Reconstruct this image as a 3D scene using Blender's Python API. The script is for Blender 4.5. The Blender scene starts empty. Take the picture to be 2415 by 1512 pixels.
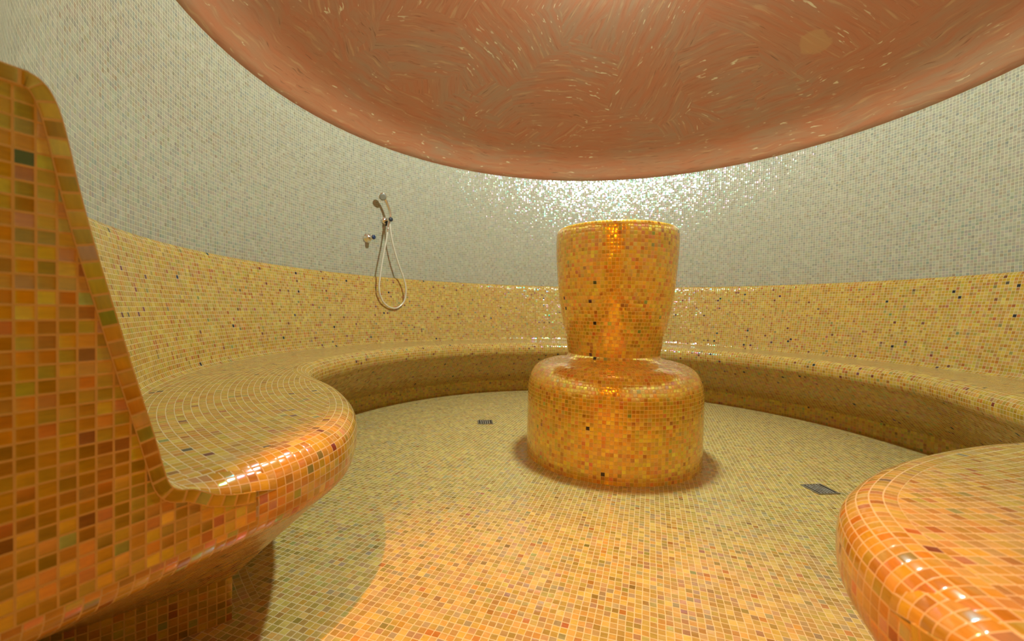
import bpy, bmesh, math, random
from mathutils import Vector, Matrix
random.seed(4)
S = bpy.context.scene
COL = S.collection
PI = math.pi

# ------------------------------------------------------------------ camera
cd = bpy.data.cameras.new('camera')
cam = bpy.data.objects.new('camera', cd); COL.objects.link(cam)
_r = Vector((0.97183875, 0.23468766, 0.02124029)); _f = Vector((-0.23422098, 0.97192696, -0.0223274))
_u = _r.cross(_f)
M = Matrix((( _r.x, _u.x, -_f.x), (_r.y, _u.y, -_f.y), (_r.z, _u.z, -_f.z)))
cam.matrix_world = Matrix.Translation((0.0, -2.5, 0.8032)) @ M.to_4x4()
cd.sensor_fit = 'HORIZONTAL'; cd.sensor_width = 36.0; cd.lens = 998.75 / 2415 * 36.0
cd.clip_start = 0.02; cd.clip_end = 50
cd.dof.use_dof = True; cd.dof.focus_distance = 1.45; cd.dof.aperture_fstop = 3.2
S.camera = cam

# ------------------------------------------------------------------ world, exposure
w = bpy.data.worlds.new('world'); S.world = w; w.use_nodes = True
w.node_tree.nodes['Background'].inputs[0].default_value = (0.0, 0.0, 0.0, 1)
S.view_settings.view_transform = 'Standard'; S.view_settings.look = 'None'
S.view_settings.gamma = 1.0; S.view_settings.use_curve_mapping = False
S.view_settings.exposure = 0.0
S.cycles.max_bounces = 7; S.cycles.transmission_bounces = 2

# ------------------------------------------------------------------ the two lamps' light
APEX = 3.13
def lamp(name, kind, loc, energy, color, radius):
    l = bpy.data.lights.new(name, kind); l.energy = energy; l.color = color; l.shadow_soft_size = radius
    o = bpy.data.objects.new(name, l); COL.objects.link(o); o.location = loc
    return o
dome_lamp = lamp('dome_lamp_light', 'SPOT', (0.0, 0.0, APEX - 0.09), 236, (0.79, 0.98, 0.88), 0.045)
dome_lamp.data.spot_size = math.radians(147); dome_lamp.data.spot_blend = 0.04
dome_glow = lamp('dome_lamp_upward_light', 'POINT', (0.0, 0.0, APEX - 0.10), 60, (0.74, 0.97, 1.0), 0.045)
door_lamp = lamp('doorway_lamp_light', 'SPOT', (-0.50, -2.46, 2.17), 208, (1.0, 0.295, 0.0), 0.018)
hall_lamp = lamp('passage_lamp_light', 'POINT', (-0.22, -3.75, 2.08), 46, (1.0, 0.36, 0.02), 0.05)
door_lamp.data.spot_size = math.radians(62); door_lamp.data.spot_blend = 0.6
door_lamp.rotation_euler = Vector((0.36, 0.46, -2.17)).to_track_quat('-Z', 'Y').to_euler()

# ------------------------------------------------------------------ helpers
def mesh_obj(name, bm, mat, parent=None, smooth=True):
    me = bpy.data.meshes.new(name)
    if smooth:
        for f in bm.faces: f.smooth = True
    bm.to_mesh(me); bm.free()
    if mat: me.materials.append(mat)
    o = bpy.data.objects.new(name, me); COL.objects.link(o)
    if parent: o.parent = parent
    return o
def thing(name, label, cat, loc=(0, 0, 0), rotz=0.0, group=None):
    o = bpy.data.objects.new(name, None); COL.objects.link(o)
    o.location = loc; o.rotation_euler = (0, 0, rotz); o['label'] = label; o['category'] = cat
    o.empty_display_size = 0.05
    if group: o['group'] = group
    return o
def structure(o):
    o['kind'] = 'structure'; return o
def grid(bm, rows, uvs, closed_u=False, flip=False):
    """rows: list of point rows; uvs: same shape"""
    L = bm.loops.layers.uv.get('tile') or bm.loops.layers.uv.new('tile')
    V = [[bm.verts.new(p) for p in r] for r in rows]
    n = len(rows[0])
    for i in range(len(rows) - 1):
        for j in range(n if closed_u else n - 1):
            k = (j + 1) % n
            idx = [(i, j), (i, k), (i + 1, k), (i + 1, j)]
            if flip: idx.reverse()
            vs = [V[a][b] for a, b in idx]
            if len({v.index if v.index >= 0 else id(v) for v in vs}) < 3: continue
            try: f = bm.faces.new(vs)
            except ValueError: continue
            for lp, (a, b) in zip(f.loops, idx):
                if closed_u and b == 0 and j == n - 1: lp[L].uv = (uvs[a][n][0], uvs[a][n][1])
                else: lp[L].uv = uvs[a][b]
    return V
def tube_bm(bm, pts, rad, seg=12, cap=True):
    P = [Vector(p) for p in pts]; n = len(P)
    R = rad if isinstance(rad, (list, tuple)) else [rad] * n
    prev = None; rings = []
    for i in range(n):
        t = (P[min(i + 1, n - 1)] - P[max(i - 1, 0)]).normalized()
        if prev is None:
            a = Vector((0, 0, 1)) if abs(t.z) < 0.9 else Vector((1, 0, 0))
            nrm = t.cross(a).normalized()
        else:
            nrm = (prev - t * prev.dot(t)).normalized()
        prev = nrm; b = t.cross(nrm)
        rings.append([bm.verts.new(P[i] + R[i] * (math.cos(2 * PI * k / seg) * nrm + math.sin(2 * PI * k / seg) * b)) for k in range(seg)])
    for i in range(n - 1):
        for k in range(seg):
            bm.faces.new((rings[i][k], rings[i][(k + 1) % seg], rings[i + 1][(k + 1) % seg], rings[i + 1][k]))
    if cap:
        bm.faces.new(rings[0][::-1]); bm.faces.new(rings[-1])
    return rings
def lathe_bm(bm, prof, origin, axis, seg=32):
    """prof: (radius, distance along axis)"""
    o = Vector(origin); ax = Vector(axis).normalized()
    a = Vector((0, 0, 1)) if abs(ax.z) < 0.9 else Vector((1, 0, 0))
    e1 = ax.cross(a).normalized(); e2 = ax.cross(e1)
    rings = []
    for r, h in prof:
        rings.append([bm.verts.new(o + ax * h + max(r, 1e-5) * (math.cos(2 * PI * k / seg) * e1 + math.sin(2 * PI * k / seg) * e2)) for k in range(seg)])
    for i in range(len(rings) - 1):
        for k in range(seg):
            bm.faces.new((rings[i][k], rings[i][(k + 1) % seg], rings[i + 1][(k + 1) % seg], rings[i + 1][k]))
    bm.faces.new(rings[0][::-1]); bm.faces.new(rings[-1])
    bmesh.ops.recalc_face_normals(bm, faces=bm.faces)
def box_bm(bm, c, s, rot=None):
    r = bmesh.ops.create_cube(bm, size=1.0)
    m = Matrix.Translation(c) @ ((rot or Matrix()).to_4x4()) @ Matrix.Diagonal((s[0], s[1], s[2], 1))
    bmesh.ops.transform(bm, matrix=m, verts=r['verts'])
def spline(pts, per=10):
    """Catmull-Rom through the points"""
    out = []; n = len(pts)
    for i in range(n - 1):
        p0 = pts[max(i - 1, 0)]; p1 = pts[i]; p2 = pts[i + 1]; p3 = pts[min(i + 2, n - 1)]
        for k in range(per):
            t = k / per
            out.append(tuple(0.5 * (2 * b + (c - a) * t + (2 * a - 5 * b + 4 * c - d) * t * t + (3 * b - a - 3 * c + d) * t ** 3)
                             for a, b, c, d in zip(p0, p1, p2, p3)))
    out.append(tuple(pts[-1])); return out
def polylen(pts):
    L = [0.0]
    for a, b in zip(pts, pts[1:]): L.append(L[-1] + math.dist(a, b))
    return L

# ------------------------------------------------------------------ materials
def new_mat(name):
    m = bpy.data.materials.new(name); m.use_nodes = True
    nt = m.node_tree; b = nt.nodes['Principled BSDF']
    return m, nt, b
class NB:
    def __init__(s, nt): s.nt = nt; s.x = 0
    def n(s, t, **kw):
        x = s.nt.nodes.new(t)
        for k, v in kw.items(): setattr(x, k, v)
        s.x += 60; x.location = (-2400 + s.x, 0)
        return x
    def link(s, a, b): s.nt.links.new(a, b)
    def put(s, sock, v):
        if isinstance(v, (int, float)): sock.default_value = v
        elif isinstance(v, (tuple, list)): sock.default_value = v
        else: s.link(v, sock)
    def math(s, op, a, b=None, c=None, clamp=False):
        x = s.n('ShaderNodeMath', operation=op); x.use_clamp = clamp
        s.put(x.inputs[0], a)
        if b is not None: s.put(x.inputs[1], b)
        if c is not None: s.put(x.inputs[2], c)
        return x.outputs[0]
    def vmath(s, op, a, b=None):
        x = s.n('ShaderNodeVectorMath', operation=op)
        s.put(x.inputs[0], a)
        if b is not None: s.put(x.inputs[1], b)
        return x.outputs[0]
    def ramp01(s, v, lo, hi, o0=0.0, o1=1.0, smooth=True):
        x = s.n('ShaderNodeMapRange'); x.interpolation_type = 'SMOOTHSTEP' if smooth else 'LINEAR'
        s.put(x.inputs[0], v); s.put(x.inputs[1], lo); s.put(x.inputs[2], hi); s.put(x.inputs[3], o0); s.put(x.inputs[4], o1)
        return x.outputs[0]
    def mix(s, f, a, b, blend='MIX'):
        x = s.n('ShaderNodeMix', data_type='RGBA', blend_type=blend)
        s.put(x.inputs[0], f); s.put(x.inputs[6], a); s.put(x.inputs[7], b)
        return x.outputs[2]
def c4(c): return (c[0], c[1], c[2], 1.0)

def mosaic(name, palette, grout, gw=0.055, tilt=0.06, rough=0.16, jitter=0.22, film=0.5, spec=0.5, streak=0.25, pillow=0.22, wob=0.0, metal=0.0):
    """glass mosaic: palette = [(share, colour), ...]; the UV map counts tiles"""
    m, nt, b = new_mat(name); N = NB(nt)
    uv = N.n('ShaderNodeUVMap', uv_map='tile').outputs[0]
    src = uv
    if wob:
        nz = N.n('ShaderNodeTexNoise'); N.put(nz.inputs['Vector'], uv); nz.inputs['Scale'].default_value = 0.35; nz.inputs['Detail'].default_value = 1
        off = N.vmath('MULTIPLY', N.vmath('SUBTRACT', nz.outputs['Color'], (0.5, 0.5, 0.5)), (wob, wob, 0))
        src = N.vmath('ADD', uv, off)
    cell = N.vmath('FLOOR', src); fr = N.vmath('SUBTRACT', src, cell)
    wn = N.n('ShaderNodeTexWhiteNoise', noise_dimensions='3D'); N.put(wn.inputs['Vector'], N.vmath('ADD', cell, (3.3, 7.7, 0.5)))
    wn2 = N.n('ShaderNodeTexWhiteNoise', noise_dimensions='3D'); N.put(wn2.inputs['Vector'], N.vmath('ADD', cell, (31.1, 17.3, 4.5)))
    cr = N.n('ShaderNodeValToRGB'); cr.color_ramp.interpolation = 'CONSTANT'
    N.put(cr.inputs[0], wn.outputs['Value'])
    tot = sum(p[0] for p in palette); acc = 0.0
    els = cr.color_ramp.elements
    for i, (sh, col) in enumerate(palette):
        if i < 2: e = els[i]; e.position = acc / tot
        else: e = els.new(acc / tot)
        e.color = c4(col); acc += sh
    # brightness and hue of each tile
    s2 = N.n('ShaderNodeSeparateColor'); N.put(s2.inputs[0], wn2.outputs['Color'])
    val = N.math('MULTIPLY_ADD', N.math('SUBTRACT', s2.outputs[0], 0.5), jitter * 2, 1.0)
    # cloudy streaks inside a tile
    st = N.n('ShaderNodeTexNoise'); st.inputs['Scale'].default_value = 1.0; st.inputs['Detail'].default_value = 2
    N.put(st.inputs['Vector'], N.vmath('ADD', N.vmath('MULTIPLY', fr, (0.9, 4.0, 1.0)), N.vmath('MULTIPLY', wn.outputs['Color'], (40.0, 40.0, 40.0))))
    val = N.math('MULTIPLY', val, N.math('MULTIPLY_ADD', N.math('SUBTRACT', st.outputs['Fac'], 0.5), streak * 2, 1.0))
    hsv = N.n('ShaderNodeHueSaturation'); N.put(hsv.inputs['Hue'], N.math('MULTIPLY_ADD', N.math('SUBTRACT', s2.outputs[1], 0.5), 0.035, 0.5))
    N.put(hsv.inputs['Value'], val); N.put(hsv.inputs['Color'], cr.outputs[0])
    # grout
    f2 = N.n('ShaderNodeSeparateXYZ'); N.put(f2.inputs[0], fr)
    ax = N.math('SUBTRACT', f2.outputs[0], 0.5); ay = N.math('SUBTRACT', f2.outputs[1], 0.5)
    aax = N.math('ABSOLUTE', ax); aay = N.math('ABSOLUTE', ay)
    gj = N.math('MULTIPLY_ADD', s2.outputs[2], 0.02, gw)
    edge = N.math('SUBTRACT', 0.5, N.math('SMOOTH_MAX', aax, aay, 0.06))
    edge = N.math('SUBTRACT', edge, gj)
    mask = N.ramp01(edge, -0.012, 0.012)           # 1 on the tile
    gn = N.n('ShaderNodeTexNoise'); N.put(gn.inputs['Vector'], uv); gn.inputs['Scale'].default_value = 0.6
    gcol = N.mix(N.ramp01(gn.outputs['Fac'], 0.3, 0.7, 0.0, 0.35), c4(grout), c4([g * 0.72 for g in grout]))
    col = N.mix(mask, gcol, hsv.outputs[0])
    N.put(b.inputs['Base Color'], col)
    N.put(b.inputs['Roughness'], N.math('ADD', N.ramp01(mask, 0, 1, 0.75, rough, False), N.math('MULTIPLY', N.math('SUBTRACT', wn.outputs['Value'], 0.5), 0.05)))
    b.inputs['Specular IOR Level'].default_value = spec
    N.put(b.inputs['Specular IOR Level'], N.ramp01(mask, 0, 1, 0.1, spec, False))
    # iridescent film on some of the tiles
    s3 = N.n('ShaderNodeSeparateColor'); N.put(s3.inputs[0], wn.outputs['Color'])
    if film:
        fm = N.math('MULTIPLY', N.math('LESS_THAN', s3.outputs[2], film), mask)
        N.put(b.inputs['Thin Film Thickness'], N.math('MULTIPLY', fm, N.math('MULTIPLY_ADD', s3.outputs[1], 420.0, 260.0)))
        b.inputs['Thin Film IOR'].default_value = 1.9
    if metal:      # gold-backed glass: the tiles reflect with their own colour, some more than others
        N.put(b.inputs['Metallic'], N.math('MULTIPLY', mask, N.math('MULTIPLY_ADD', s2.outputs[1], metal, metal * 0.4)))
    # tile tilt + pillowed edge, as a tangent space normal
    def comp(a, aa, rnd):
        p = N.math('MULTIPLY', N.math('SIGN', a), N.math('MULTIPLY', N.math('POWER', N.math('MULTIPLY', aa, 2.0), 6.0), pillow))
        t = N.math('MULTIPLY', N.math('SUBTRACT', rnd, 0.5), tilt * 2)
        # slight belly so that every tile catches a pin point
        bel = N.math('MULTIPLY', a, 0.05)
        tt = N.math('ADD', N.math('ADD', p, bel), t)
        return N.math('MULTIPLY_ADD', N.math('MULTIPLY', tt, mask), 0.5, 0.5)
    cx = N.n('ShaderNodeCombineColor')
    N.put(cx.inputs[0], comp(ax, aax, s3.outputs[0])); N.put(cx.inputs[1], comp(ay, aay, s2.outputs[2])); cx.inputs[2].default_value = 1.0
    nm = N.n('ShaderNodeNormalMap', space='TANGENT', uv_map='tile'); N.put(nm.inputs['Color'], cx.outputs[0])
    N.put(b.inputs['Normal'], nm.outputs[0])
    return m

GOLD = [(30, (0.479, 0.323, 0.015)), (20, (0.452, 0.284, 0.013)), (14, (0.492, 0.362, 0.022)), (12, (0.427, 0.242, 0.012)), (8, (0.466, 0.248, 0.013)), (5, (0.363, 0.163, 0.012)), (4, (0.441, 0.284, 0.025)), (3, (0.375, 0.309, 0.015)), (1.6, (0.258, 0.124, 0.012)), (1.0, (0.334, 0.365, 0.058)), (0.6, (0.077, 0.055, 0.012)), (0.4, (0.204, 0.263, 0.025))]
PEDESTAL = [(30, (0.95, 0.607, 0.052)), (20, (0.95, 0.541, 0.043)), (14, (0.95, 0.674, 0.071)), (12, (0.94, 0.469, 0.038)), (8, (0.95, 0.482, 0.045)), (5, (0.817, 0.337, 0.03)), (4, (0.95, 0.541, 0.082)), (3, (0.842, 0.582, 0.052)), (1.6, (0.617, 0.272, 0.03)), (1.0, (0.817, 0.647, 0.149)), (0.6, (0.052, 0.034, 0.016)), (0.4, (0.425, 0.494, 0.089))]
BENCH = [(26, (0.47, 0.275, 0.034)), (20, (0.445, 0.246, 0.025)), (18, (0.484, 0.295, 0.048)), (12, (0.431, 0.221, 0.018)), (9, (0.484, 0.317, 0.063)), (6, (0.419, 0.187, 0.017)), (3.5, (0.366, 0.135, 0.015)), (4, (0.393, 0.261, 0.035)), (0.8, (0.165, 0.047, 0.017)), (0.8, (0.225, 0.194, 0.052)), (0.5, (0.012, 0.012, 0.017))]
FLOOR = [(22, (0.521, 0.371, 0.097)), (18, (0.477, 0.334, 0.081)), (16, (0.556, 0.403, 0.115)), (12, (0.419, 0.299, 0.073)), (10, (0.536, 0.355, 0.08)), (9, (0.447, 0.309, 0.131)), (8, (0.477, 0.352, 0.106)), (6, (0.374, 0.312, 0.156)), (6, (0.353, 0.251, 0.057)), (4, (0.506, 0.297, 0.053)), (1.6, (0.404, 0.19, 0.038)), (1.6, (0.375, 0.328, 0.101)), (0.8, (0.252, 0.165, 0.038))]
CREAM = [(26, (0.342, 0.307, 0.226)), (22, (0.321, 0.29, 0.217)), (18, (0.359, 0.323, 0.244)), (12, (0.293, 0.279, 0.224)), (10, (0.325, 0.282, 0.191)), (7, (0.276, 0.267, 0.217)), (3, (0.293, 0.25, 0.168)), (1.2, (0.25, 0.239, 0.201))]
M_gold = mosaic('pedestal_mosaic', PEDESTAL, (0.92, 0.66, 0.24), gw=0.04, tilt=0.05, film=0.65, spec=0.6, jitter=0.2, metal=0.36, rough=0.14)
M_bench = mosaic('bench_mosaic', BENCH, (0.60, 0.465, 0.26), gw=0.04, tilt=0.085, film=0.5, spec=0.45, jitter=0.16)
M_end = mosaic('bench_end_mosaic', GOLD, (0.58, 0.38, 0.11), gw=0.06, tilt=0.07, film=0.6, spec=0.6, jitter=0.24, metal=0.35, rough=0.2)
M_floor = mosaic('floor_mosaic', FLOOR, (0.70, 0.59, 0.33), gw=0.048, tilt=0.035, film=0.35, spec=0.4, jitter=0.2, wob=0.25)
M_cream = mosaic('wall_mosaic', CREAM, (0.54, 0.48, 0.315), gw=0.045, tilt=0.085, film=0.8, spec=0.68, jitter=0.10)

def plaster(name):
    m, nt, b = new_mat(name); N = NB(nt)
    oc = N.n('ShaderNodeTexCoord').outputs['Object']
    warp = N.n('ShaderNodeTexNoise'); N.put(warp.inputs['Vector'], oc); warp.inputs['Scale'].default_value = 2.2; warp.inputs['Detail'].default_value = 3.0
    wv = N.vmath('ADD', oc, N.vmath('MULTIPLY', N.vmath('SUBTRACT', warp.outputs['Color'], (0.5, 0.5, 0.5)), (0.55, 0.55, 0.55)))
    wv2 = N.vmath('ADD', oc, N.vmath('MULTIPLY', N.vmath('SUBTRACT', warp.outputs['Color'], (0.5, 0.5, 0.5)), (0.10, 0.10, 0.10)))
    vor = N.n('ShaderNodeTexVoronoi'); N.put(vor.inputs['Vector'], N.vmath('MULTIPLY', wv, (1.0, 1.0, 0.0))); vor.inputs['Scale'].default_value = 1.55
    vc = N.n('ShaderNodeSeparateColor'); N.put(vc.inputs[0], vor.outputs['Color'])
    # each patch is brushed in its own direction; along the rim the brush follows the edge
    sep = N.n('ShaderNodeSeparateXYZ'); N.put(sep.inputs[0], oc)
    rr = N.math('SQRT', N.math('ADD', N.math('MULTIPLY', sep.outputs[0], sep.outputs[0]), N.math('MULTIPLY', sep.outputs[1], sep.outputs[1])))
    pa = N.math('ARCTAN2', sep.outputs[1], sep.outputs[0])
    rotn = N.n('ShaderNodeVectorRotate', rotation_type='Z_AXIS'); N.put(rotn.inputs['Vector'], wv2); N.put(rotn.inputs['Angle'], N.math('MULTIPLY', vc.outputs[0], 3.1))
    pol_ = N.n('ShaderNodeCombineXYZ'); N.put(pol_.inputs[0], N.math('MULTIPLY', pa, 2.0)); N.put(pol_.inputs[1], N.math('ADD', rr, N.math('MULTIPLY', warp.outputs['Fac'], 0.12)))
    rsel = N.n('ShaderNodeMix', data_type='VECTOR'); N.put(rsel.inputs[0], N.math('GREATER_THAN', N.math('ADD', rr, N.math('MULTIPLY', N.math('SUBTRACT', warp.outputs['Fac'], 0.5), 1.2)), 1.78))
    N.put(rsel.inputs[4], rotn.outputs[0]); N.put(rsel.inputs[5], pol_.outputs[0])
    class rot: outputs = [rsel.outputs[1]]
    def strokes(sx, sy, detail, off):
        x = N.n('ShaderNodeTexNoise'); x.inputs['Detail'].default_value = detail; x.inputs['Scale'].default_value = 1.0
        N.put(x.inputs['Vector'], N.vmath('ADD', N.vmath('MULTIPLY', rot.outputs[0], (sx, sy, 2.0)), (off, off * 2, 0)))
        return x.outputs['Fac']
    cloud = N.n('ShaderNodeTexNoise'); N.put(cloud.inputs['Vector'], oc); cloud.inputs['Scale'].default_value = 1.7; cloud.inputs['Detail'].default_value = 5
    base = N.mix(N.ramp01(cloud.outputs['Fac'], 0.36, 0.64), (0.484, 0.206, 0.105, 1), (0.425, 0.241, 0.140, 1))
    base = N.mix(N.ramp01(strokes(3.0, 26.0, 4, 3.0), 0.35, 0.68, 0.0, 0.6), base, (0.531, 0.170, 0.079, 1))
    base = N.mix(N.ramp01(strokes(5.0, 60.0, 3, 13.0), 0.52, 0.70, 0.0, 0.4), base, (0.389, 0.128, 0.061, 1))
    base = N.mix(N.ramp01(strokes(4.0, 48.0, 3, 23.0), 0.57, 0.72, 0.0, 0.55), base, (0.614, 0.383, 0.193, 1))
    patch = N.n('ShaderNodeTexNoise'); N.put(patch.inputs['Vector'], N.vmath('ADD', oc, (4.0, 2.0, 1.0))); patch.inputs['Scale'].default_value = 2.3
    fleck = N.math('MULTIPLY', N.ramp01(strokes(11.0, 52.0, 2, 41.0), 0.655, 0.70), N.ramp01(patch.outputs['Fac'], 0.44, 0.58))
    base = N.mix(N.math('MULTIPLY', fleck, 0.8), base, (0.800, 0.700, 0.438, 1))
    dark = N.math('MULTIPLY', N.ramp01(strokes(7.0, 90.0, 2, 57.0), 0.64, 0.70), N.ramp01(patch.outputs['Fac'], 0.52, 0.40))
    base = N.mix(N.math('MULTIPLY', dark, 0.6), base, (0.189, 0.071, 0.035, 1))
    # the pale rubbed spot in the plaster
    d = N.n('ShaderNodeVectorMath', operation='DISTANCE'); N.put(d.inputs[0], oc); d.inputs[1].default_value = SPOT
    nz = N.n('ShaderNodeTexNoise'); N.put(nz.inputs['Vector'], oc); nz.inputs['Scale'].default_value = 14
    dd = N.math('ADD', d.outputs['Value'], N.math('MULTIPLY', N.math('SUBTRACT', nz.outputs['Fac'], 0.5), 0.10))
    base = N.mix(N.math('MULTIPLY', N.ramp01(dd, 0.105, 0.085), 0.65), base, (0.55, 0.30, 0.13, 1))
    N.put(b.inputs['Base Color'], base)
    N.put(b.inputs['Roughness'], N.ramp01(cloud.outputs['Fac'], 0.3, 0.7, 0.30, 0.45))
    b.inputs['Specular IOR Level'].default_value = 0.5
    bp = N.n('ShaderNodeBump'); bp.inputs['Strength'].default_value = 0.25; bp.inputs['Distance'].default_value = 0.004
    N.put(bp.inputs['Height'], strokes(4.0, 40.0, 3, 3.0)); N.put(b.inputs['Normal'], bp.outputs[0])
    return m
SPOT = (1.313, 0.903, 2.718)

def simple(name, col, rough, metal=0.0, spec=0.5, grain=0.0, scale=60.0):
    m, nt, b = new_mat(name); N = NB(nt)
    if grain:
        nz = N.n('ShaderNodeTexNoise'); N.put(nz.inputs['Vector'], N.n('ShaderNodeTexCoord').outputs['Object']); nz.inputs['Scale'].default_value = scale
        N.put(b.inputs['Base Color'], N.mix(nz.outputs['Fac'], c4([c * (1 - grain) for c in col]), c4([min(1, c * (1 + grain)) for c in col])))
        N.put(b.inputs['Roughness'], N.ramp01(nz.outputs['Fac'], 0.3, 0.7, rough * 0.8, rough * 1.25))
    else:
        b.inputs['Base Color'].default_value = c4(col); b.inputs['Roughness'].default_value = rough
    b.inputs['Metallic'].default_value = metal; b.inputs['Specular IOR Level'].default_value = spec
    return m
M_chrome = simple('chrome', (0.86, 0.84, 0.80), 0.13, 1.0, grain=0.06, scale=30)
M_steel = simple('brushed_steel', (0.70, 0.70, 0.66), 0.42, 0.9, grain=0.15, scale=90)
M_frame = simple('dull_steel_frame', (0.34, 0.33, 0.28), 0.40, 0.8, grain=0.2, scale=90)
M_dark = simple('dark_rubber', (0.02, 0.025, 0.04), 0.35, grain=0.2)
M_blue = simple('dark_blue_cap', (0.01, 0.03, 0.09), 0.25, grain=0.2)
M_pit_shade = simple('drain_pit_shade', (0.015, 0.011, 0.008), 0.6, grain=0.3)  # near-black colour stands in for the shade down the drain
M_hose = simple('hose_pearl_grey', (0.68, 0.60, 0.48), 0.22, 0.15, 0.6, grain=0.12, scale=120)
M_spray = simple('spray_plate', (0.30, 0.30, 0.27), 0.35, 0.3, grain=0.25, scale=300)
M_glass = simple('opal_glass', (0.85, 0.85, 0.82), 0.3, grain=0.03)
M_rim = simple('white_metal', (0.7, 0.7, 0.68), 0.35, 0.2, grain=0.05)

# ------------------------------------------------------------------ setting: floor, wall, dome, doorway
PT = 0.0190            # tile pitch
RW, ZRIM = 2.246, 2.239
def bm_new():
    bm = bmesh.new(); bm.loops.layers.uv.new('tile'); return bm
def quad_uv(bm, pts, fn):
    L = bm.loops.layers.uv['tile']
    f = bm.faces.new([bm.verts.new(p) for p in pts])
    for lp in f.loops: lp[L].uv = fn(lp.vert.co)
    return f
ga = math.radians(-4.5)
def floor_uv(p):
    return ((p[0] * math.cos(ga) + p[1] * math.sin(ga)) / 0.0197, (-p[0] * math.sin(ga) + p[1] * math.cos(ga)) / 0.0197)
def slab_bm(x0, x1, y0, y1, z0, z1, fn):
    bm = bm_new(); L = bm.loops.layers.uv['tile']
    box_bm(bm, ((x0 + x1) / 2, (y0 + y1) / 2, (z0 + z1) / 2), (x1 - x0, y1 - y0, z1 - z0))
    for f in bm.faces:
        for lp in f.loops: lp[L].uv = fn(lp.vert.co, f.normal)
    return bm
def wall_uv(p, n):
    if abs(n.z) > 0.5: return floor_uv(p)
    return ((p[1] if abs(n.x) > 0.5 else p[0]) / PT, p[2] / PT)
_fl = slab_bm(-2.6, 2.6, -4.7, 2.6, -0.10, 0.0, wall_uv)
def _ring(bm):       # cut rows of tile that follow the foot of the bench
    n = 320; ths = [math.radians(22 + (360 - 53) * i / n) for i in range(n + 1)]
    rr = [1.80, 1.84, 1.88, 1.92, 1.96]
    grid(bm, [[(r * math.sin(t), -r * math.cos(t), 0.0006) for t in ths] for r in rr], [[(t * 1.86 / 0.0197 + 777, (r - 1.80) / 0.020 + 0.001) for t in ths] for r in rr])
    for f in bm.faces:
        f.normal_update()
        if abs(f.calc_center_median().z - 0.0006) < 1e-5 and f.normal.z < 0: f.normal_flip()
_ring(_fl)
structure(mesh_obj('floor', _fl, M_floor, smooth=False))

TH_L, TH_R = -26.5, 17.9           # the doorway: angles from the -y axis
def pol(r, th):                     # th in degrees from -y, counted towards +x
    t = math.radians(th); return (r * math.sin(t), -r * math.cos(t))
# round wall: inner skin, outer skin, ends
def ring_wall():
    bm = bm_new(); n = 300; a0, a1 = TH_R, 360 + TH_L
    ths = [a0 + (a1 - a0) * i / n for i in range(n + 1)]
    zs = [0.0, 0.6, 1.2, 1.8, ZRIM + 0.02]
    uv = [[(math.radians(t) * RW / PT, z / PT) for t in ths] for z in zs]
    grid(bm, [[(*pol(RW, t), z) for t in ths] for z in zs], uv)
    grid(bm, [[(*pol(RW + 0.18, t), z) for t in ths] for z in zs], uv, flip=True)
    zt = zs[-1]
    grid(bm, [[(*pol(RW, t), zt) for t in ths], [(*pol(RW + 0.18, t), zt) for t in ths]], [[(0, 0)] * (n + 1)] * 2)
    for t in (ths[0], ths[-1]):
        grid(bm, [[(*pol(RW, t), z) for z in zs], [(*pol(RW + 0.18, t), z) for z in zs]],
             [[(0, z / PT) for z in zs], [(0.18 / PT, z / PT) for z in zs]])
    bm.normal_update()
    for f in bm.faces:              # inner skin faces the room, outer skin away from it
        c = f.calc_center_median(); rad = math.hypot(c.x, c.y); d = (f.normal.x * c.x + f.normal.y * c.y) / rad
        if abs(f.normal.z) > 0.5:
            if f.normal.z < 0: f.normal_flip()
        elif (rad < RW + 0.05 and d > 0.2) or (rad > RW + 0.13 and d < -0.2): f.normal_flip()
    o = mesh_obj('wall_round', bm, M_cream)
    return structure(o)
ring_wall()
# doorway passage behind the camera
XL, XR, ZC = -0.553, 0.42, 2.23
structure(mesh_obj('wall_left', slab_bm(XL - 0.16, XL, -4.7, -2.27, 0, ZC, wall_uv), M_end, smooth=False))
structure(mesh_obj('wall_right', slab_bm(XR, XR + 0.16, -4.7, -2.27, 0, ZC, wall_uv), M_end, smooth=False))
structure(mesh_obj('wall_front', slab_bm(XL, XR, -4.7, -4.6, 0, ZC, wall_uv), M_end, smooth=False))
def front_return(name, th, x1, side):
    # closes the gap between the round wall's end and the passage wall
    a = pol(RW + 0.18, th); b = pol(RW + 0.02, th + (0.6 if side < 0 else -0.6))
    y0 = -2.30
    bm = slab_bm(min(a[0], x1), max(a[0], x1), -2.45, y0, 0, ZC, wall_uv)
    box = slab_bm(min(a[0], b[0]) - 0.14 * (side < 0), max(a[0], b[0]) + 0.14 * (side > 0), y0 - 0.15, max(a[1], b[1]) - 0.02, 0, ZC, wall_uv)
    me = bpy.data.meshes.new('t'); box.to_mesh(me); box.free(); bm.from_mesh(me); bpy.data.meshes.remove(me)
    structure(mesh_obj(name, bm, M_cream, smooth=False))
front_return('wall_return_left', TH_L, XL - 0.16, -1)
front_return('wall_return_right', TH_R, XR + 0.16, 1)
M_dome = plaster('terracotta_plaster')
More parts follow.
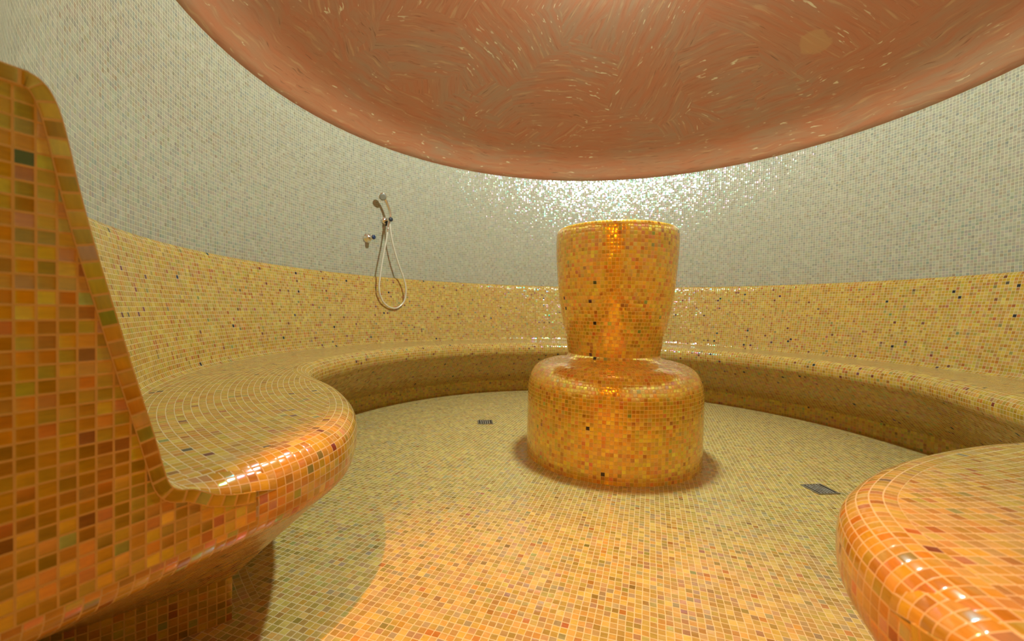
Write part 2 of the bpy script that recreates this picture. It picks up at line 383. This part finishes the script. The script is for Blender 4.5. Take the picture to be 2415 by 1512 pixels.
def dome():
    bm = bm_new(); n = 128; k = 40
    R = RW + 0.004; rise = APEX - ZRIM
    Rs = (R * R + rise * rise) / (2 * rise); zc = APEX - Rs
    a = math.asin(R / Rs)
    rows = []
    for i in range(k + 1):
        f = a * (1 - i / k * 0.9995)
        rows.append([(Rs * math.sin(f) * math.cos(2 * PI * j / n), Rs * math.sin(f) * math.sin(2 * PI * j / n), zc + Rs * math.cos(f)) for j in range(n)])
    # outer skin
    outer = [[(p[0] * 1.05, p[1] * 1.05, p[2] + 0.10) for p in r] for r in rows]
    lip = [[(p[0] * (RW + 0.19) / R, p[1] * (RW + 0.19) / R, ZRIM + 0.02) for p in rows[0]]]
    allr = rows[::-1] + lip + outer
    grid(bm, allr, [[(0, 0)] * (n + 1)] * len(allr), closed_u=True)
    bm.faces.new([v for v in bm.verts[:n]] if False else [])if False else None
    bmesh.ops.remove_doubles(bm, verts=bm.verts, dist=1e-5)
    bmesh.ops.holes_fill(bm, edges=[e for e in bm.edges if e.is_boundary], sides=0)
    bmesh.ops.recalc_face_normals(bm, faces=bm.faces)
    structure(mesh_obj('ceiling', bm, M_dome))
dome()
# flat passage ceiling, its front edge closing the opening under the dome
def passage_ceiling():
    bm = slab_bm(-1.30, 0.95, -4.7, -2.30, ZC, ZC + 0.12, wall_uv)
    structure(mesh_obj('ceiling_passage', bm, M_cream, smooth=False))
    bm = bm_new(); n = 40; ths = [TH_L - 1 + (TH_R - TH_L + 2) * i / n for i in range(n + 1)]
    r0, r1, z0, z1 = RW + 0.02, RW + 0.18, ZC - 0.015, ZRIM + 0.06
    loop = [(r0, z0), (r1, z0), (r1, z1), (r0, z1), (r0, z0)]
    grid(bm, [[(*pol(r, t), z) for t in ths] for r, z in loop], [[(math.radians(t) * RW / PT, z / PT) for t in ths] for r, z in loop])
    bmesh.ops.recalc_face_normals(bm, faces=bm.faces)
    structure(mesh_obj('trim_1', bm, M_cream, smooth=False))
passage_ceiling()

# ------------------------------------------------------------------ the mosaic bench
AXIS = -9.2
left_nose = [(-0.735, -2.245), (-0.70, -2.08), (-0.66, -1.90), (-0.630, -1.73), (-0.643, -1.58), (-0.695, -1.455), (-0.785, -1.315), (-0.905, -1.175),
             pol(1.478, -46), pol(1.530, -54), pol(1.590, -61), pol(1.626, -68), pol(1.634, -76)]
left_pl = [(-1.165, -1.915), (-1.14, -1.90), (-1.085, -1.85), (-1.005, -1.735), (-0.945, -1.655), (-0.930, -1.628), (-0.950, -1.640), pol(1.918, -33.5),
           pol(1.924, -40), pol(1.924, -48), pol(1.924, -57), pol(1.924, -67), pol(1.924, -76)]
def mirror(p):
    th = math.degrees(math.atan2(p[0], -p[1])); r = math.hypot(*p); return pol(r, AXIS - th)
mid = [-76 - d for d in range(12, 200, 12)]
mid = [-76 - (360 - 2 * 76 + AXIS) * i / 17 for i in range(1, 17)]
nose_c = left_nose + [pol(1.632, t) for t in mid] + [mirror(p) for p in left_nose[::-1]]
pl_c = left_pl + [pol(1.924, t) for t in mid] + [mirror(p) for p in left_pl[::-1]]
PER = 14
NOSE = spline(nose_c, PER); PLI = spline(pl_c, PER)
LN = polylen(NOSE)
NV = len(NOSE)
def normals_in(loop):
    out = []
    for i in range(len(loop)):
        a = loop[max(i - 1, 0)]; b = loop[min(i + 1, len(loop) - 1)]
        t = Vector((b[0] - a[0], b[1] - a[1])).normalized()
        out.append(Vector((-t.y, t.x)))
    return out
NIN = normals_in(NOSE)
# the loop runs from the left end clockwise seen from above: make normals point into the bench
k0 = NV // 2
if NIN[k0].dot(Vector(NOSE[k0])) < 0: NIN = [-v for v in NIN]
# smooth the normals a little so the inset does not fold at the corners
for _ in range(10):
    NIN = [NIN[0]] + [(NIN[i - 1] + NIN[i] * 2 + NIN[i + 1]).normalized() for i in range(1, NV - 1)] + [NIN[-1]]
ZS = 0.503; ZB = 0.440; DB = 0.062
bench = thing('tiled_bench', 'long curved gold mosaic bench with backrest ringing the round room along the wall', 'bench', (0, 0, 0))
def profile_rows():
    """bullnose and underside: rows of (inset, z) or ('p', share towards the plinth, z)"""
    pr = [('n', DB + 0.075, ZS - 0.0015), ('n', DB + 0.018, ZS)]
    for i in range(0, 11):
        a = PI / 2 * i / 10
        pr.append(('n', DB - DB * math.sin(a), ZB + (ZS - ZB) * math.cos(a)))
    for i in range(1, 9):
        a = math.radians(60) * i / 8
        pr.append(('n', 0.060 * (1 - math.cos(a)), ZB - 0.012 - 0.060 * math.sin(a)))
    return pr
def seat_body():
    bm = bm_new(); pr = profile_rows()
    pts = []
    def endness(i):
        j = min(i, NV - 1 - i) / PER
        t = max(0.0, min(1.0, (6.6 - j) / 3.0)); return t * t * (3 - 2 * t)
    E = [endness(i) for i in range(NV)]
    for q, (kind, d, z) in enumerate(pr):
        drop = 0.024 * max(0.0, min(1.0, (q - 9) / 5))
        pts.append([(NOSE[i][0] + NIN[i].x * d, NOSE[i][1] + NIN[i].y * d, z - drop * E[i]) for i in range(NV)])
    last = pts[-1]; zl = pr[-1][2]; ztop = 0.11; m = 14
    for j in range(1, m + 1):
        s = j / m; row = []
        for i in range(NV):
            # slightly hollow underside
            z0 = last[i][2]; zz = z0 + (ztop - z0) * (s + 0.10 * s * (1 - s))
            row.append((last[i][0] + (PLI[i][0] - last[i][0]) * s, last[i][1] + (PLI[i][1] - last[i][1]) * s, zz))
        pts.append(row)
    kref = NV // 2
    cum = [[0.0] * NV]
    for q, (a, b) in enumerate(zip(pts, pts[1:])):
        dref = math.dist(a[kref], b[kref])
        # rows keep their count on the underside; on the nose they follow the true length
        cum.append([cum[-1][i] + (math.dist(a[i], b[i]) if q < len(pr) - 1 else dref) for i in range(NV)])
    uvs = [[(LN[i] / PT, row[i] / PT) for i in range(NV)] for row in cum]
    grid(bm, pts, uvs)
    # close the two rear ends
    bm.normal_update()
    return bm, pts
bm, _ = seat_body()
bmesh.ops.recalc_face_normals(bm, faces=bm.faces)
# make sure the nose faces the room
bm.faces.ensure_lookup_table()
seat = mesh_obj('seat_front', bm, M_bench, bench)

# cap plane of each end: (point, direction outwards)
CP = Vector((-0.658, -1.90)); CDv = (Vector((-0.735, -2.245)) - CP).normalized()
def cap_pt(s, z, off=0.0):
    nrm = Vector((-CDv.y, CDv.x))
    if nrm.x < 0: nrm = -nrm
    q = CP + CDv * s + nrm * off
    return (q.x, q.y, z)
def cap_s_for_r(r):
    a = 1.0; b = 2 * CP.dot(CDv); c = CP.dot(CP) - r * r
    return (-b + math.sqrt(b * b - 4 * a * c)) / 2
def cap_theta(r):
    q = CP + CDv * cap_s_for_r(r) ; return math.degrees(math.atan2(q.x, -q.y))
# seat top: from the inset nose line to the foot of the backrest
RJ = 2.065
def seat_top():
    bm = bm_new(); d = DB + 0.018
    outer = []; inner = []
    tJ = cap_theta(RJ)
    loop = [(NOSE[i][0] + NIN[i].x * d, NOSE[i][1] + NIN[i].y * d) for i in range(NV)]
    keep = [i for i in range(NV) if math.hypot(*loop[i]) < RJ - 0.004]
    i0, i1 = keep[0], keep[-1]
    idx = list(range(i0, i1 + 1)); L0 = LN[i0]; L1 = LN[i1]
    q0 = loop[i0]; tA = math.degrees(math.atan2(q0[0], -q0[1])); tB = AXIS - tA
    k = 24; rows = []; uvs = []
    # angle of each inner point: ease so that the rows run along the ring
    for q in range(k + 1):
        s = q / k; row = []; uv = []
        for i in idx:
            p = loop[i]; rp = math.hypot(*p); tp = math.degrees(math.atan2(p[0], -p[1]))
            if i > NV / 2 and tp < 0: pass
            if tp > TH_R + 40 or (i > NV * 0.55 and tp > 0): tp -= 360
            # target angle on the junction circle: stretch of the same share
            f = (LN[i] - L0) / (L1 - L0)
            tt = ANG(f, tA, tB - 360)
            r = rp + (RJ - rp) * s; t = tp + (tt - tp) * s
            row.append((*pol(r, t), ZS)); uv.append((math.radians(t) * 1.8 / PT, (r + 5) / PT))
        rows.append(row); uvs.append(uv)
    grid(bm, rows, uvs)
    bmesh.ops.recalc_face_normals(bm, faces=bm.faces)
    for f in bm.faces:
        if f.normal.z < 0: f.normal_flip()
    return bm
def ANG(f, a, b): return a + (b - a) * f
mesh_obj('seat', seat_top(), M_bench, bench)
FOOT = [(2.061, 0.499), (2.045, 0.489), (2.025, 0.476), (2.00, 0.466), (1.975, 0.459), (1.955, 0.455), (1.93, 0.449), (1.91, 0.4445)]
def seat_corner(flip):
    bm = bm_new(); ft = spline([(cap_s_for_r(r), z) for r, z in [(2.094, 0.5225), (2.083, 0.5065)] + FOOT], 5)
    tr = mirror3 if flip else (lambda p: p)
    rows = []; uvs = []; m = 10; sl = polylen(ft)
    for k in range(m + 1):
        t = k / m
        row = []
        for i, (s_, z0) in enumerate(ft):
            f = i / (len(ft) - 1); w = 0.088 * (1 - f) + 0.066 * f
            if k == m: w = 0.30 * (1 - f) ** 2 + w
            tt = t / (1 - 1 / m) if k < m else 1.0
            row.append(tr(cap_pt(s_, z0 - 0.004 * f ** 4 + (ZS - 0.0004 - z0) * math.sin(min(1, tt) * PI / 2), -0.004 * f ** 4 - w * (1 - math.cos(min(1, tt) * PI / 2)) if k < m else -w)))
        rows.append(row); uvs.append([(l / PT, t * 0.09 / PT + 313) for l in sl])
    grid(bm, rows, uvs); bmesh.ops.recalc_face_normals(bm, faces=bm.faces)
    return mesh_obj('seat_corner', bm, M_bench, bench)


BACK = [(RJ - 0.004, ZS - 0.085), (RJ - 0.004, ZS - 0.004), (2.083, 0.507), (2.095, 0.524), (2.104, 0.56), (2.113, 0.60), (2.128, 0.66), (2.143, 0.72), (2.155, 0.77), (2.167, 0.82), (2.179, 0.87),
        (2.190, 0.92), (2.200, 0.97), (2.209, 1.02), (2.216, 1.050), (2.224, 1.070), (2.234, 1.081), (2.2455, 1.085)]
def backrest():
    bm = bm_new(); n = 320
    prof = [BACK[0]] + spline(BACK[1:], 3); L = polylen(prof); rows = []; uvs = []
    for (r, z), l in zip(prof, L):
        a = cap_theta(r); b = AXIS - a - 360
        ths = [a + (b - a) * i / n for i in range(n + 1)]
        rows.append([(*pol(r, t), z) for t in ths]); uvs.append([(math.radians(t) * 2.16 / PT, l / PT + 400) for t in ths])
    grid(bm, rows, uvs)
    bmesh.ops.recalc_face_normals(bm, faces=bm.faces)
    bm.faces.ensure_lookup_table()
    return bm
bb = backrest()
mesh_obj('backrest', bb, M_bench, bench)
def plinth():
    bm = bm_new(); L = polylen(PLI)
    # faces the room and each end; 11 cm high
    zs = [0.118, 0.06, 0.0]
    grid(bm, [[(p[0], p[1], z) for p in PLI] for z in zs], [[(l / PT, z / PT + 900) for l in L] for z in zs])
    bmesh.ops.recalc_face_normals(bm, faces=bm.faces)
    return bm
mesh_obj('plinth', plinth(), M_end, bench)
def mirror3(p):
    q = mirror((p[0], p[1])); return (q[0], q[1], p[2])
def end_panel(flip):
    # outline (s along the cap, z)
    prof = [(cap_s_for_r(r), z) for r, z in spline(BACK[1:], 3)][::-1]
    sR = cap_s_for_r(2.295)
    foot = [(cap_s_for_r(r), z) for r, z in ((2.045, 0.489), (2.025, 0.476), (2.00, 0.466), (1.975, 0.459), (1.955, 0.455))]
    top = [(sR, 1.086)]
    front = top + prof + foot
    zb = 0.398; out = []
    W = 0.0205
    tr = (lambda p: mirror3(p)) if flip else (lambda p: p)
    bm = bm_new(); Lr = bm.loops.layers.uv['tile']
    # columns from the curved front to the straight foot line: fan of quads down to zb, split in strips
    rows = [[], []]; uv = [[], []]
    P = [tr(cap_pt(s, z, 0.0015)) for s, z in front]
    nrows = 12
    R = []; U = []
    for j in range(nrows + 1):
        f = j / nrows
        R.append([tr(cap_pt(s, z + (zb - z) * f, 0.0015)) for s, z in front])
        U.append([(s / PT + 700, (z + (zb - z) * f) / PT) for s, z in front])
    grid(bm, R, U)
    # thickness behind the edge
    E = [[tr(cap_pt(s, z, 0.0015)) for s, z in front], [tr(cap_pt(s, z, -0.006)) for s, z in front]]
    Lf = polylen(front)
    grid(bm, E, [[(l / PT, 0.02 + 50) for l in Lf], [(l / PT, 0.9 + 50) for l in Lf]])
    # level top behind the edge, running back to the wall's end
    s0 = cap_s_for_r(2.242); offs = [0.0015, -0.08, -0.16, -0.24, -0.32]; ss = [s0 + (sR - s0) * q / 3 for q in range(4)]
    grid(bm, [[tr(cap_pt(s, 1.0855, o)) for s in ss] for o in offs], [[(s / PT + 20, o / PT + 80) for s in ss] for o in offs])
    grid(bm, [[tr(cap_pt(sR, z, o)) for o in offs] for z in (1.0855, 0.75, 0.40)], [[(o / PT + 20, z / PT + 80) for o in offs] for z in (1.0855, 0.75, 0.40)])
    bmesh.ops.recalc_face_normals(bm, faces=bm.faces)
    pan = mesh_obj('end_panel', bm, M_end, bench, smooth=False)
    # border row of tiles along the curved edge
    bm = bm_new(); inn = []
    for i in range(len(front)):
        a = front[max(i - 1, 0)]; b = front[min(i + 1, len(front) - 1)]
        t = Vector((b[0] - a[0], b[1] - a[1])).normalized(); n = Vector((t.y, -t.x))
        if n.y > 0 and abs(t.x) > 0.3 : n = -n
        if n.x < 0 and abs(t.y) > 0.95: n = -n
        inn.append((front[i][0] + n.x * W, front[i][1] + n.y * W))
    A = [tr(cap_pt(s, z, 0.0022)) for s, z in front]; B = [tr(cap_pt(s, z, 0.0022)) for s, z in inn]
    A2 = [tr(cap_pt(s, z, 0.0012)) for s, z in front]; B2 = [tr(cap_pt(s, z, 0.0012)) for s, z in inn]
    q = [l / 0.0225 for l in Lf]
    grid(bm, [A2, A, B, B2], [[(x, 60.0) for x in q], [(x, 60.0) for x in q], [(x, 61.0) for x in q], [(x, 61.0) for x in q]])
    bmesh.ops.recalc_face_normals(bm, faces=bm.faces)
    return mesh_obj('edge_row', bm, M_end, bench, smooth=False)
end_panel(False); end_panel(True)
seat_corner(False); seat_corner(True)

# ------------------------------------------------------------------ the pedestal basin
ped = thing('mosaic_pedestal', 'gold mosaic pedestal with a cup shaped basin in the middle of the floor', 'pedestal', (0, 0, 0))
def lathe_tiles(name, prof, mat, parent, seg=160):
    bm = bm_new(); P = spline(prof, 6); L = polylen(P)
    # one strip of quads per tile row, each row with its own whole number of tiles
    nrow = max(1, round(L[-1] / PT)); pitch = L[-1] / nrow
    def at(l):
        for i in range(len(L) - 1):
            if L[i + 1] >= l - 1e-9:
                f = (l - L[i]) / max(1e-9, L[i + 1] - L[i]); return tuple(a + (b - a) * f for a, b in zip(P[i], P[i + 1]))
        return P[-1]
    Lr = bm.loops.layers.uv['tile']
    sub = 2; rings = []
    for k in range(nrow * sub + 1):
        r, z = at(pitch * k / sub)
        rings.append([bm.verts.new((r * math.cos(2 * PI * j / seg), r * math.sin(2 * PI * j / seg), z)) for j in range(seg)])
    prevn = None
    for row in range(nrow):
        r, _ = at(pitch * (row + 0.5)); nt_ = max(6, round(2 * PI * r / PT)); off = 0.0 if prevn == nt_ else random.random()
        if prevn == nt_: off = prevo
        prevn, prevo = nt_, off
        for s_ in range(sub):
            k = row * sub + s_
            for j in range(seg):
                f = bm.faces.new((rings[k][j], rings[k][(j + 1) % seg], rings[k + 1][(j + 1) % seg], rings[k + 1][j]))
                us = [j, j + 1, j + 1, j]; vs = [s_, s_, s_ + 1, s_ + 1]
                for lp, u, v in zip(f.loops, us, vs): lp[Lr].uv = (u * nt_ / seg + off, row + v / sub * 0.9999 + 1e-5)
    bmesh.ops.recalc_face_normals(bm, faces=bm.faces)
    return mesh_obj(name, bm, mat, parent)
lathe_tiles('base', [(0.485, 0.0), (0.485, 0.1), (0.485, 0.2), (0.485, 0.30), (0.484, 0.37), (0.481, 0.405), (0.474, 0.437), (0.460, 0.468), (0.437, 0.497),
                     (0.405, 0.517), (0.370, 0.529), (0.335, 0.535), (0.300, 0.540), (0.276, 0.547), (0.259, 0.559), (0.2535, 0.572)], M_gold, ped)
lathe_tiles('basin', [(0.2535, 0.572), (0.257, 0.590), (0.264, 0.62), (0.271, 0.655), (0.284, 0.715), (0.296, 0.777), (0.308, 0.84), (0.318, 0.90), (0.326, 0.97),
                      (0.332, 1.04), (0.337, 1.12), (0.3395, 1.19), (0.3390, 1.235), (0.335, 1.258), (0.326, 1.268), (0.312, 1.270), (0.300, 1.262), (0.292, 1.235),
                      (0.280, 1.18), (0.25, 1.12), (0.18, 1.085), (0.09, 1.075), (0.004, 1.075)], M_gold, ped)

# ------------------------------------------------------------------ shower fittings on the wall
RO = Vector((-2.0292, 0.9486, 1.5916)); hd = Vector((RO.x, RO.y, 0)).normalized()
WP = Vector((hd.x * RW, hd.y * RW, RO.z)); NI = -hd                      # out of the wall, into the room
TG = Vector((-NI.y, NI.x, 0))
holder = thing('shower_holder', 'chrome wall bracket on the cream mosaic wall holding the hand shower', 'shower holder', WP)
def loc(v): return Vector(v) - WP
bm = bmesh.new(); lathe_bm(bm, [(0.030, 0.0), (0.033, 0.004), (0.031, 0.012), (0.022, 0.020), (0.015, 0.026)], (0, 0, 0), NI)
mesh_obj('wall_rosette', bm, M_chrome, holder)
bm = bmesh.new(); lathe_bm(bm, [(0.014, 0.02), (0.0145, 0.06), (0.018, 0.064), (0.020, 0.078), (0.018, 0.092)], (0, 0, 0), NI)
mesh_obj('arm', bm, M_chrome, holder)
bm = bmesh.new(); lathe_bm(bm, [(0.018, 0.092), (0.0195, 0.096), (0.018, 0.106), (0.012, 0.110)], (0, 0, 0), NI)
mesh_obj('knob', bm, M_dark, holder)['label'] = 'dark end knob'
bm = bmesh.new(); lathe_bm(bm, [(0.010, -0.010), (0.010, -0.040), (0.012, -0.042), (0.012, -0.050)], (NI.x * 0.035, NI.y * 0.035, 0), (0, 0, 1))
mesh_obj('water_outlet', bm, M_dark, holder)

HP = [(-1.9914, 0.8646, 1.7742), (-1.9808, 0.8887, 1.7425), (-1.9723, 0.9074, 1.7049), (-1.9653, 0.9225, 1.6661), (-1.962, 0.9294, 1.6253), (-1.9639, 0.9255, 1.5907), (-1.9694, 0.9135, 1.5462), (-1.9717, 0.9086, 1.5158)]
HOSE = [(-1.9717, 0.9086, 1.5158), (-1.9761, 0.8871, 1.3985), (-1.985, 0.8553, 1.2517), (-1.9906, 0.8307, 1.1241), (-1.993, 0.8144, 1.0149), (-1.9892, 0.8147, 0.9404), (-1.9743, 0.843, 0.8668), (-1.9506, 0.8915, 0.8221), (-1.9263, 0.9401, 0.8054), (-1.9013, 0.9888, 0.8159), (-1.8757, 1.0373, 0.865), (-1.8662, 1.0569, 0.9357), (-1.869, 1.0561, 1.0144), (-1.8826, 1.0375, 1.0915), (-1.9045, 1.0042, 1.1837), (-1.927, 0.9693, 1.2914), (-1.946, 0.9407, 1.4068), (-1.9568, 0.9291, 1.4898), (-1.9628, 0.9277, 1.5658)]
hand = thing('hand_shower', 'chrome hand shower with a long pale looped hose hanging on the mosaic wall', 'hand shower', HP[5])
def rel(pts, o): return [Vector(p) - Vector(o) for p in pts]
hp = spline(HP, 5)
bm = bmesh.new(); n = len(hp); tube_bm(bm, rel(hp, HP[5]), [0.012 - 0.002 * (i / (n - 1)) + 0.0015 * math.sin(PI * i / (n - 1)) for i in range(n)], 16)
mesh_obj('handle', bm, M_chrome, hand)
hc = Vector((-1.9990, 0.8440, 1.7790)) + NI * 0.012
fd = (NI * 0.72 + Vector((0, 0, -0.52)) - TG * 0.25).normalized()
bm = bmesh.new(); lathe_bm(bm, [(0.006, -0.026), (0.020, -0.022), (0.031, -0.010), (0.036, 0.004), (0.036, 0.012), (0.033, 0.016)], hc - Vector(HP[5]), fd)
mesh_obj('spray_head', bm, M_chrome, hand)
bm = bmesh.new(); lathe_bm(bm, [(0.031, 0.0155), (0.030, 0.0185), (0.020, 0.0195)], hc - Vector(HP[5]), fd)
mesh_obj('spray_face', bm, M_spray, hand)['label'] = 'grey spray face'
bm = bmesh.new(); hs = spline(HOSE, 8); tube_bm(bm, rel(hs, HP[5]), 0.0070, 12)
mesh_obj('hose', bm, M_hose, hand)['label'] = 'pale pearly hose'
bm = bmesh.new(); lathe_bm(bm, [(0.010, 0.0), (0.011, 0.004), (0.010, 0.032), (0.0085, 0.036)], Vector(HOSE[0]) - Vector(HP[5]) + Vector((0, 0, 0.002)), Vector(HOSE[1]) - Vector(HOSE[0]))
mesh_obj('hose_nut', bm, M_chrome, hand)

VO = Vector((-2.0971, 0.7873, 1.4105)); vh = Vector((VO.x, VO.y, 0)).normalized(); VW = Vector((vh.x * RW, vh.y * RW, VO.z)); VN = -vh
valve = thing('shower_valve', 'round chrome shower valve with a short blue tipped knob on the cream wall', 'shower valve', VW)
bm = bmesh.new(); lathe_bm(bm, [(0.043, 0.0), (0.044, 0.005), (0.040, 0.014), (0.034, 0.020), (0.030, 0.030), (0.026, 0.038), (0.015, 0.042)], (0, 0, 0), VN)
mesh_obj('rosette', bm, M_chrome, valve)
bm = bmesh.new(); lathe_bm(bm, [(0.014, 0.035), (0.014, 0.058), (0.019, 0.062), (0.021, 0.075), (0.020, 0.088)], (0, 0, 0), VN)
mesh_obj('knob', bm, M_chrome, valve)
bm = bmesh.new(); lathe_bm(bm, [(0.019, 0.088), (0.019, 0.094), (0.012, 0.098)], (0, 0, 0), VN)
mesh_obj('knob_tip', bm, M_blue, valve)['label'] = 'dark blue tip'

# ------------------------------------------------------------------ floor drains
def drain(cx, cy, label):
    t = thing('floor_drain', label, 'floor drain', (cx, cy, 0.0), math.radians(20), 'steel floor drains')
    s = 0.108
    bm = bmesh.new(); box_bm(bm, (0, 0, 0.0008), (s - 0.006, s - 0.006, 0.0015)); mesh_obj('pit_shade', bm, M_pit_shade, t, False)['label'] = 'dark plate standing in for the shade under the grate'  # flat plate on the floor, no hole: the shade is its colour
    bm = bmesh.new()
    for dx, dy, sx, sy in ((0, s / 2 - 0.004, s, 0.008), (0, -s / 2 + 0.004, s, 0.008), (s / 2 - 0.005, 0, 0.010, s - 0.016), (-s / 2 + 0.005, 0, 0.010, s - 0.016)):
        box_bm(bm, (dx, dy, 0.002), (sx, sy, 0.004))
    mesh_obj('frame', bm, M_frame, t, False)
    for i in range(5):
        bm = bmesh.new(); x = -0.0300 + 0.0150 * i
        box_bm(bm, (x, 0, 0.0027), (0.0066, s - 0.016, 0.0026))
        bmesh.ops.bevel(bm, geom=bm.edges[:], offset=0.0009, segments=2, affect='EDGES')
        mesh_obj('bar', bm, M_steel, t, False)
    return t
drain(-0.880, 0.397, 'small steel floor drain behind the pedestal, nearer the shower')
drain(0.955, -0.252, 'steel floor drain right of the pedestal, beside the near bench end')

# ------------------------------------------------------------------ lamps (bodies)
cl = thing('ceiling_light', 'small round white lamp at the top of the terracotta dome', 'ceiling light', (0, 0, APEX - 0.003))
bm = bmesh.new(); lathe_bm(bm, [(0.085, 0.0), (0.085, -0.02), (0.07, -0.03)], (0, 0, 0), (0, 0, 1)); mesh_obj('housing', bm, M_rim, cl)
bm = bmesh.new(); lathe_bm(bm, [(0.068, -0.029), (0.060, -0.038), (0.03, -0.046), (0.004, -0.048)], (0, 0, 0), (0, 0, 1)); mesh_obj('diffuser', bm, M_glass, cl)
dl = thing('passage_light', 'small round spotlight in the passage ceiling over the doorway', 'ceiling light', (-0.50, -2.46, ZC))
bm = bmesh.new(); lathe_bm(bm, [(0.05, 0.0), (0.05, -0.008), (0.036, -0.012)], (0, 0, 0), (0, 0, 1)); mesh_obj('trim_ring', bm, M_rim, dl)
hl = thing('passage_light', 'small round spotlight at the far end of the passage ceiling', 'ceiling light', (-0.22, -3.75, ZC))
bm = bmesh.new(); lathe_bm(bm, [(0.05, 0.0), (0.05, -0.008), (0.036, -0.012)], (0, 0, 0), (0, 0, 1)); mesh_obj('trim_ring', bm, M_rim, hl)
